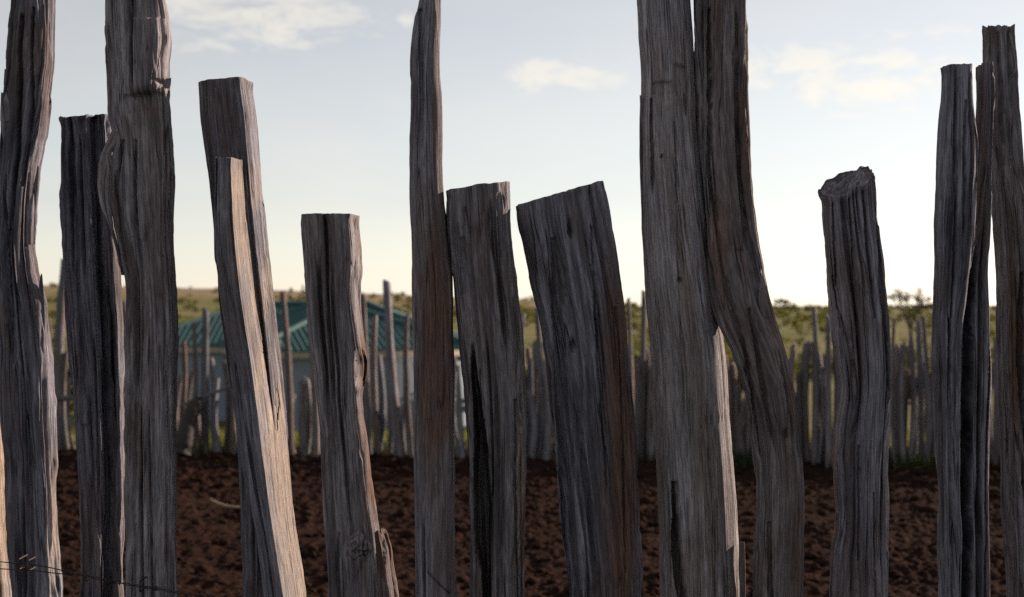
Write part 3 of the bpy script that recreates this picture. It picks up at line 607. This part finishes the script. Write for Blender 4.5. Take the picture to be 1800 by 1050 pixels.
# a dry straw lying on the clods
pts = np.array([W(368, 877, 9.2), W(385, 886, 9.15), W(405, 891, 9.1), W(435, 893, 9.05), W(470, 892, 9.0)]); 
tt = np.linspace(0, 4, 30); pts = np.stack([np.interp(tt, range(5), pts[:, k]) for k in range(3)], -1); pts = np.stack([gsmooth(pts[:, k], 2) for k in range(3)], -1)
gzz = float(np.max(soil_h(pts[:, 0], pts[:, 1]))); sb = pts[0].copy()
v, f = tube_np(pts, np.linspace(.006, .010, 30), 6)
prop(add('twig', mesh_np('twig', v - sb, f, M['straw']), None, tuple(sb)), 'pale curved dry twig on the soil left of the leaning split post', 'twig')

# ------------------------------------------------------------------ far fence stakes
def fence_D(px): return 14.9 - 1.15 * (px - 100) / 1540.0
def stake_mesh(xt, yt, xb, wd, D, seed, tint=.2, taper=.75):
    rs = np.random.default_rng(seed)
    zt = EYE + (525 - yt) / FPX * D; z = np.r_[-.25, np.linspace(0, zt, 16)]; n = 12
    a = np.arange(n) * 2 * math.pi / n
    t = np.clip(z / zt, -.2, 1); x0 = (xb - 900) / FPX * D; x1 = (xt - 900) / FPX * D
    bend = rs.uniform(-.05, .05)
    cx = x0 + (x1 - x0) * t + bend * np.sin(t * math.pi); hw = wd / FPX * D / 2 * (1 + (taper - 1) * t)
    prof = 1 + .28 * (rs.random(n) - .5)
    Zm = np.repeat(z[:, None], n, 1); ca = np.cos(a)[None]; sa = np.sin(a)[None]
    r = hw[:, None] * prof[None] * (1 + .12 * vn(ca * 2 + 0 * Zm, sa * 2 + 0 * Zm, Zm * 5, seed))
    Zm[-1] += rs.uniform(-.02, .02) * np.cos(a) + rs.uniform(-.012, .012, n); lean = rs.uniform(-.05, .05)
    V = np.stack([cx[:, None] + r * ca - x0, r * sa + lean * t[:, None], Zm], -1).reshape(-1, 3)
    i = np.arange(len(z) - 1)[:, None] * n; j = np.arange(n)[None]; j2 = (j + 1) % n
    F = np.stack([i + j, i + j2, i + n + j2, i + n + j], -1).reshape(-1, 4)
    tp = (len(z) - 1) * n; F = np.vstack([F, [[tp + k, tp + k + 1, tp + n - 2 - k, tp + n - 1 - k] for k in range(n // 2 - 1)]])
    G = np.stack([r * ca + seed * .37, r * sa, Zm + seed], -1).reshape(-1, 3)
    return mesh_np('far_stake', V, F, M['stake'], False, {'grain': ('FLOAT_VECTOR', G), 'tint': ('FLOAT', np.full(len(V), tint)), 'tone': ('FLOAT', np.full(len(V), (seed * .618) % 1.0))})
STK = [ # x top, y top, x bottom, width, tint
 (117, 457, 103, 21, .3), (116, 620, 116, 12, .2), (217, 530, 218, 12, .2), (322, 600, 312, 11, .9), (341, 568, 341, 10, .3), (363, 544, 361, 16, .1), (381, 668, 384, 14, .1), (408, 683, 410, 13, .2),
 (497, 513, 511, 13, .6), (489, 597, 488, 10, .2), (529, 670, 534, 15, .1), (545, 560, 556, 14, .2), (637, 518, 648, 15, .2), (659, 557, 665, 15, .1), (680, 495, 703, 17, .2), (684, 656, 686, 9, .1), (714, 555, 722, 12, .3),
 (800, 650, 808, 9, .1), (806, 642, 814, 8, .1), (921, 551, 921, 7, .1), (944, 541, 948, 12, .1), (931, 690, 934, 15, .2), (958, 632, 961, 15, .1), (1105, 525, 1110, 9, .2), (1114, 655, 1115, 11, .1), (1122, 660, 1122, 9, .1), (1132, 512, 1126, 12, .2),
 (1144, 690, 1143, 10, .2), (1287, 640, 1287, 19, .2), (1299, 681, 1300, 9, .1), (1310, 700, 1309, 11, .2), (1394, 607, 1395, 13, .2), (1404, 655, 1405, 12, .1), (1416, 646, 1418, 12, .2), (1432, 542, 1430, 11, .2), (1441, 643, 1440, 12, .1),
 (1448, 660, 1449, 10, .1), (1456, 556, 1458, 12, .1), (1467, 610, 1468, 14, .2), (1571, 561, 1572, 8, .2), (1577, 607, 1577, 11, .6), (1588, 604, 1589, 13, .2), (1601, 583, 1599, 10, .2), (1612, 562, 1617, 13, .1), (1623, 556, 1634, 12, .2), (1640, 617, 1643, 11, .2),
 (1625, 640, 1626, 12, .1), (1749, 593, 1750, 11, .2), (75, 640, 80, 14, .2), (86, 560, 84, 12, .2)]
NEARP = [('bent post', 55), ('cleft post', 175), ('bulging post', 265), ('sunlit post', 440), ('knotted post', 595), ('slender post', 762), ('hollow stump', 865), ('broad stump', 1030),
         ('pale post', 1215), ('curved post', 1365), ('sawn post', 1518), ('riven posts', 1695), ('edge post', 1790)]
ORD = ['first', 'second', 'third', 'fourth', 'fifth', 'sixth', 'seventh', 'eighth', 'ninth', 'tenth', 'eleventh', 'twelfth', 'thirteenth', 'fourteenth', 'fifteenth', 'sixteenth', 'seventeenth', 'eighteenth', 'nineteenth', 'twentieth', 'twenty-first', 'twenty-second', 'twenty-third', 'twenty-fourth']
HID = [(-60, 70), (122, 214), (222, 308), (426, 486), (572, 630), (728, 796), (826, 918), (970, 1102), (1150, 1278), (1322, 1388), (1474, 1560), (1650, 1742), (1762, 1900)]
hidden = lambda x: any(a <= x <= b_ for a, b_ in HID)
rh = random.Random(9); x = -50.0; FILL = []
while x < 1890:
    right = x > 880
    x += rh.uniform(6, 11) if right else rh.uniform(11, 24)
    if not right and not hidden(x) and rh.random() < .22: continue
    FILL.append((x + rh.uniform(-7, 7), rh.uniform(598, 668) if right else rh.uniform(625, 700), x, rh.uniform(8, 15), rh.uniform(.0, .4)))
count = {}; q = 0
for x in [-60 - 17 * k for k in range(1, 26)] + [1895 + 13 * k for k in range(1, 30)]:   # the fence goes on past both edges of the view
    D = fence_D(x) + rh.uniform(-.12, .12); x += rh.uniform(-4, 4)
    o = add('far_stake', stake_mesh(x + rh.uniform(-7, 7), rh.uniform(580, 680), x, rh.uniform(8, 16), D, 700 + int(x) % 997, rh.uniform(0, .4)), None, ((x - 900) / FPX * D, D, 0))
    prop(o, 'weathered far stake where the far fence runs on out of view', 'stake', 'stakes of the far fence out of view')
for i, (xt, yt, xb, wd, ti) in enumerate(sorted(STK + FILL, key=lambda q: q[2])):
    D = fence_D(xb) + random.Random(i).uniform(-.12, .12) + (.14 if (xt, yt, xb, wd, ti) in FILL else 0)
    o = add('far_stake', stake_mesh(xt, yt, xb, wd, D, 100 + i, ti), None, ((xb - 900) / FPX * D, D, 0))
    if hidden(xb):
        prop(o, 'weathered far stake standing hidden right behind a near post', 'stake', 'stakes of the far fence hidden by near posts'); continue
    gi = max(0, min(sum(1 for _, q in NEARP if q < xb) - 1, len(NEARP) - 2)); k = count.get(gi, 0); count[gi] = k + 1
    size = 'tall' if yt < 570 else ('short' if yt > 635 else 'middling')
    lean = ' leaning' if abs(xt - xb) >= 8 else ''
    tone = 'brown' if ti > .5 else 'grey'
    prop(o, '%s%s %s far stake, %s from left between %s and %s' % (size, lean, tone, ORD[k], NEARP[gi][0], NEARP[gi + 1][0]), 'stake', 'stakes of the far fence')
# rails and a leaning dark log in the far fence
def log(name, pts, r, label, cat, seed, tint=.3, mat='stake'):
    pts = np.array(pts, float); b0 = pts[0].copy(); k = 24; tt = np.linspace(0, len(pts) - 1, k)
    p = np.stack([gsmooth(np.interp(tt, range(len(pts)), pts[:, c]), 2) for c in range(3)], -1)
    rr = np.interp(tt, np.linspace(0, len(pts) - 1, len(r)), r) * (1 + .12 * np.random.default_rng(seed).standard_normal(k))
    v, f = tube_np(p - b0, rr, 10); nn = len(v)
    f = np.vstack([f, [[e + q, e + q + 1, e + 8 - q, e + 9 - q] for e in (0, nn - 10) for q in range(4)]])
    o = add(name, mesh_np(name, v, f, M[mat], True, {'grain': ('FLOAT_VECTOR', v[:, [1, 2, 0]] * [1, 1, 1] + seed), 'tint': ('FLOAT', np.full(nn, tint)), 'tone': ('FLOAT', np.full(nn, .2))}), None, tuple(b0))
    prop(o, label, cat)
log('fence_rail', [W(-60, 706, 14.75), W(92, 701, 14.75), W(145, 699, 14.7)], [.036, .033, .03], 'horizontal rail in the far fence left of the dark cleft post', 'rail', 3)
log('leaning_pole', [W(312, 716, 14.55), W(360, 697, 14.5), W(420, 674, 14.5)], [.016, .018, .02], 'thin pole slanting across the far fence before the blue house', 'pole', 5, .1)
log('dark_log', [W(318, 802, 14.35), W(325, 765, 14.4), W(338, 722, 14.45), W(350, 694, 14.5)], [.085, .085, .07, .04], 'dark curved log propped against the far fence before the house', 'log', 6, .5, 'char')

# ------------------------------------------------------------------ house
def house():
    zg = -2.35; ze = .05; zr = 1.38
    root = bpy.data.objects.new('house', None); C.objects.link(root); root.location = (-6.5, 45.5, zg)
    prop(root, 'low blue walled house with a teal corrugated roof behind the far fence', 'house')
    L = np.array(root.location)
    def walls(c, z0, z1, inset):
        c = np.array(c); m_ = c.mean(0); c = m_ + (c - m_) * inset; n = len(c)
        V = [(x, y, z) for z in (z0, z1) for x, y in c]; F = [[i, (i + 1) % n, n + (i + 1) % n, n + i] for i in range(n)]
        return np.array(V) , np.array(F)
    def hip(c, ra, rb, corr=True):
        """c: four eave corners (front left, front right, back right, back left); ra front ridge end, rb back ridge end."""
        e = [np.array((x, y, ze)) for x, y in c]; ra = np.array((*ra, zr)); rb = np.array((*rb, zr))
        faces = [(e[0], e[1], ra, ra), (e[1], e[2], rb, ra), (e[2], e[3], rb, rb), (e[3], e[0], ra, rb)]
        return faces
    def sheet(face, pitch=.19, amp=.035):
        a, b_, tr, tl = face   # eave a->b, top tl->tr
        u = b_ - a; Lu = np.linalg.norm(u); u /= Lu; nrm = np.cross(u, ((tl + tr) / 2 - (a + b_) / 2)); nrm /= np.linalg.norm(nrm); v_ = np.cross(nrm, u)
        s1 = np.dot(tl - a, u); s2 = np.dot(tr - a, u); H = np.dot(tl - a, v_)
        n = int(Lu / pitch) * 6; V = []; F = []
        for i in range(n + 1):
            s_ = Lu * i / n
            h = H if s1 <= s_ <= s2 else (H * s_ / s1 if s_ < s1 else H * (Lu - s_) / (Lu - s2))
            ph_ = (i % 6); up = amp if ph_ in (1, 2) else 0
            for t_ in (0, 1): V.append(a + u * s_ + v_ * h * t_ + nrm * up)
        F = [[2 * i, 2 * i + 2, 2 * i + 3, 2 * i + 1] for i in range(n)]
        return np.array(V), np.array(F)
    main = [(-12.6, 46), (-1.5, 46), (-1.5, 53), (-12.6, 53)]
    p0 = np.array((-7.54, 41.0)); p1 = np.array((-0.9, 43.6)); d = p1 - p0; pr = np.array((-d[1], d[0])) / np.linalg.norm(d)
    wing = [tuple(p0), tuple(p1), tuple(p1 + pr * 8), tuple(p0 + pr * 8)]
    apex = (p0 + p1) / 2 + pr * 3.4; apex2 = apex + pr * 3.5
    m1 = hip([main[3], main[0], main[1], main[2]], (-9.1, 49.5), (-5.0, 49.5))
    m2 = hip(wing, apex, apex2)
    for c in (main, wing):
        v, f = walls(c, zg - .3, ze - .06, .93); add('wall', mesh_np('wall', v - L, f, M['wall'], False), root)
        v1, f1 = walls(c, ze - .20, ze - .02, .995); v2, f2 = walls(c, ze - .20, ze - .02, .93)
        add('fascia', mesh_np('fascia', v1 - L, f1, M['fascia'], False), root)
        ring = np.vstack([v1[:4], v2[:4]]) ; add('soffit', mesh_np('soffit', ring - L, [[i, (i + 1) % 4, 4 + (i + 1) % 4, 4 + i] for i in range(4)], M['fascia'], False), root)
    for faces in (m1, m2):
        v, f = join_np([sheet(q) for q in faces]); r_ = add('roof', mesh_np('roof', v - L, f, M['roof'], False), root)
        e = [faces[0][0], faces[1][0], faces[2][0], faces[3][0]]; ra, rb = faces[0][2], faces[2][2]
        up = np.array((0, 0, .05))
        for (s_, t_) in ((e[0], ra), (e[1], ra), (e[2], rb), (e[3], rb), (ra, rb)):
            v, f = tube_np(np.linspace(s_ + up, t_ + up, 4), .085, 8); add('ridge_cap', mesh_np('ridge_cap', v - L, f, M['cap']), r_)
    for i in range(1, 5):   # wall sheets seams and a shuttered window on the wing front
        pass
house()

# ------------------------------------------------------------------ bushes, trees, grass
def leaves(centers, radii, n, size, seed, zflat=.8):
    rs = np.random.default_rng(seed); centers = np.asarray(centers, float); k = rs.integers(0, len(centers), n)
    d = rs.standard_normal((n, 3)); d /= np.linalg.norm(d, axis=1)[:, None]
    r = np.asarray(radii, float)[k][:, None] * (rs.random((n, 1)) ** .45)
    p = centers[k] + d * r * [1, 1, zflat]
    a = rs.standard_normal((n, 3)); a /= np.linalg.norm(a, axis=1)[:, None]; b_ = np.cross(a, rs.standard_normal((n, 3))); b_ /= np.linalg.norm(b_, axis=1)[:, None]
    s_ = (size * (.6 + .8 * rs.random(n)))[:, None]
    V = np.stack([p - a * s_ * .5, p + b_ * s_ * .28, p + a * s_ * .5, p - b_ * s_ * .28], 1).reshape(-1, 3)
    return V, np.arange(n * 4).reshape(-1, 4)
def bush_cloud(r, h, seed, lobes=7):
    rs = np.random.default_rng(seed); c = []; rad = []
    for i in range(lobes):
        a = rs.random() * 6.28; q = r * .62 * math.sqrt(rs.random()); c.append((q * math.cos(a), q * math.sin(a), h * rs.uniform(.25, .72))); rad.append(r * rs.uniform(.32, .52))
    return np.array(c), np.array(rad)
def gz(x, y): return float(ground_z(np.array([x]), np.array([y]))[0])
def bush(px, D, r, h, seed, label, mat='leaf', n=1600, size=None, group='bushes behind the far fence'):
    x = (px - 900) / FPX * D; root = bpy.data.objects.new('bush', None); C.objects.link(root); root.location = (x, D, gz(x, D))
    prop(root, label, 'bush', group)
    c, rad = bush_cloud(r, h, seed); v, f = leaves(c, rad, n, size or r * .16, seed)
    add('foliage', mesh_np('foliage', v, f, M[mat], False), root)
    tb = []
    for i in range(len(c)):
        tb.append(tube_np(np.linspace((0, 0, -.1), c[i], 5) + [[0, 0, 0], [.05, .02, 0], [-.03, .04, 0], [.02, -.03, 0], [0, 0, 0]], np.linspace(.06, .02, 5) * r * .8, 5))
    v, f = join_np(tb); add('stems', mesh_np('stems', v, f, M['bark']), root)
bush(96, 33, 1.1, 2.6, 1, 'olive bush left of the leaning far stake near the left edge', n=1800)
bush(60, 52, 2.3, 3.6, 2, 'large dim bush behind the far left tall post')
bush(345, 62, 2.2, 3.7, 3, 'olive bush rising above the left end of the teal roof')
bush(265, 58, 2.0, 3.4, 33, 'bush behind the tall bulging post left of the house')
bush(720, 66, 2.6, 3.2, 4, 'dark olive bush behind the right slope of the teal roof')
bush(800, 60, 2.0, 2.6, 5, 'bush behind the black hollow stump right of the house')
bush(940, 44, 1.7, 3.0, 6, 'olive bush between the black hollow stump and the slanted broad stump', n=2200)
bush(1015, 52, 2.2, 3.0, 7, 'bush behind the slanted broad stump')
bush(1115, 47, 1.7, 2.6, 8, 'dim bush between the slanted broad stump and the widest pale post', n=2200)
bush(1290, 60, 1.8, 2.2, 9, 'low bush seen under the bend of the curved dark post')
bush(1610, 58, 1.6, 1.6, 11, 'low bush behind the far fence left of the twin riven posts')
# scrub dotted over the plain, reads as one mass
rs = np.random.default_rng(77); Vs = []; o_ = 0
NB = 2300
for k in range(NB):
    y = 75 * (740 / 75.) ** (rs.random() ** .8); x = (rs.random() * 2 - 1) * (y * .48 + 12)
    if vn(np.array([x / 40.]), np.array([y / 60.]), np.array([0.]), 3)[0] < -.05 and rs.random() < .55: continue
    if y > 430 and x < 0 and rs.random() < .7: continue
    r = rs.uniform(.6, 1.7) * (1 + y / 900.); c, rad = bush_cloud(r * 1.5, r * rs.uniform(.8, 1.2), 900 + k, 6); rad = rad * rs.uniform(.4, .9, len(rad))
    nl = int(np.clip(20000 / y, 45, 240)); v, f = leaves(c, rad, nl, r * max(.22, min(.5, y / 700.)), 1900 + k)
    Vs.append(v + [x, y, gz(x, y) - .1])
# low tree line on the skyline at the right
for k in range(90):
    px = rs.uniform(1060, 1830); y = rs.uniform(560, 760); x = (px - 900) / FPX * y; r = rs.uniform(1.3, 3.0); c, rad = bush_cloud(r * 1.4, r * 1.2, 5000 + k, 5)
    v, f = leaves(c, rad, 90, r * .5, 6000 + k); Vs.append(v + [x, y, gz(x, y) - .2])
V = np.vstack(Vs)
prop(add('scrub', mesh_np('scrub', V, np.arange(len(V)).reshape(-1, 4), M['leaf'], False)), 'olive scrub dotted over the plain and low hills', 'scrub', kind='stuff')
def tree(px, D, htop_y, seed, label, spread, nleaf, leaf):
    x = (px - 900) / FPX * D; z0 = gz(x, D); H = EYE + (525 - htop_y) / FPX * D - z0; rs = np.random.default_rng(seed)
    root = bpy.data.objects.new('acacia_tree', None); C.objects.link(root); root.location = (x, D, z0); prop(root, label, 'tree')
    tb = [tube_np(np.array([(0, 0, -.2), (.05, 0, H * .25), (-.04, .03, H * .5)]), np.array([.16, .12, .10]), 7)]; tips = []
    for i in range(11):
        a = i * 2.4 + rs.uniform(-.3, .3); q = spread * rs.uniform(.45, 1); top = np.array((q * math.cos(a), q * math.sin(a), H * rs.uniform(.78, .97)))
        mid = np.array((top[0] * .4, top[1] * .4, H * .68)); st = np.array((-.04, .03, H * rs.uniform(.42, .5)))
        tb.append(tube_np(np.array([st, mid, top]), np.array([.08, .05, .02]), 5))
        for j in range(4):
            t2 = top + rs.standard_normal(3) * [.45, .45, .22] * spread * .5; tb.append(tube_np(np.array([mid * .4 + top * .6, (top + t2) / 2, t2]), np.array([.035, .025, .012]), 4)); tips.append(t2)
        tips.append(top)
    v, f = join_np(tb); add('trunk', mesh_np('trunk', v, f, M['bark']), root)
    tips = np.array(tips); v, f = leaves(tips, np.full(len(tips), spread * .24), nleaf, leaf, seed, .5); add('crown', mesh_np('crown', v, f, M['leaf_dark'], False), root)
tree(1602, 110, 512, 51, 'sparse dark acacia on the skyline left of the twin riven posts', 1.75, 420, .22)
tree(552, 70, 494, 52, 'bare branched tree just above the roof beside the knotted short post', 1.3, 60, .2)
tree(1374, 420, 527, 53, 'tiny tree on the skyline just right of the curved dark post', 2.4, 200, .8)

# sunlit grass on the slope behind the far fence
rs = np.random.default_rng(5)
def blades(n, X, Y, Z, h, wdt, seed):
    rs = np.random.default_rng(seed); hh = h * (.5 + rs.random(n)); a = rs.random(n) * 6.28; dx = np.cos(a) * wdt; dy = np.sin(a) * wdt; lx = rs.standard_normal(n) * hh * .3; ly = rs.standard_normal(n) * hh * .3
    V = np.stack([np.stack([X - dx, Y - dy, Z], -1), np.stack([X + dx, Y + dy, Z], -1), np.stack([X + lx, Y + ly, Z + hh], -1)], 1).reshape(-1, 3)
    return V, np.arange(n * 3).reshape(-1, 3)
n = 42000; Y = 15.9 + 24 * rs.random(n) ** 1.6; X = (rs.random(n) * 2 - 1) * (Y * .42 + 1); kp = (X / Y * FPX + 900 < 1000) | (rs.random(n) < .3); X = X[kp]; Y = Y[kp]; n = len(X); Z = ground_z(X, Y) - .02
v, f = blades(n, X, Y, Z, .17, .009, 6)
prop(add('grass', mesh_np('grass', v, f, M['grass'], False)), 'sunlit yellow green grass on the slope behind the far fence', 'grass', kind='stuff')
n = 4500; px = np.where(rs.random(n) < .7, rs.uniform(1265, 1800, n), rs.uniform(0, 1300, n)); D_ = np.array([fence_D(q) for q in px]) + rs.normal(0, .16, n) - .05
X = (px - 900) / FPX * D_; keep = vn(X * 2.5, D_ * 2, 0 * X, 61) > -.15; X = X[keep]; D_ = D_[keep]
v, f = blades(len(X), X, D_, np.full(len(X), -.06), .16, .008, 7)
prop(add('weeds', mesh_np('weeds', v, f, M['weed'], False)), 'dark green weeds along the foot of the far fence', 'weeds', kind='stuff')
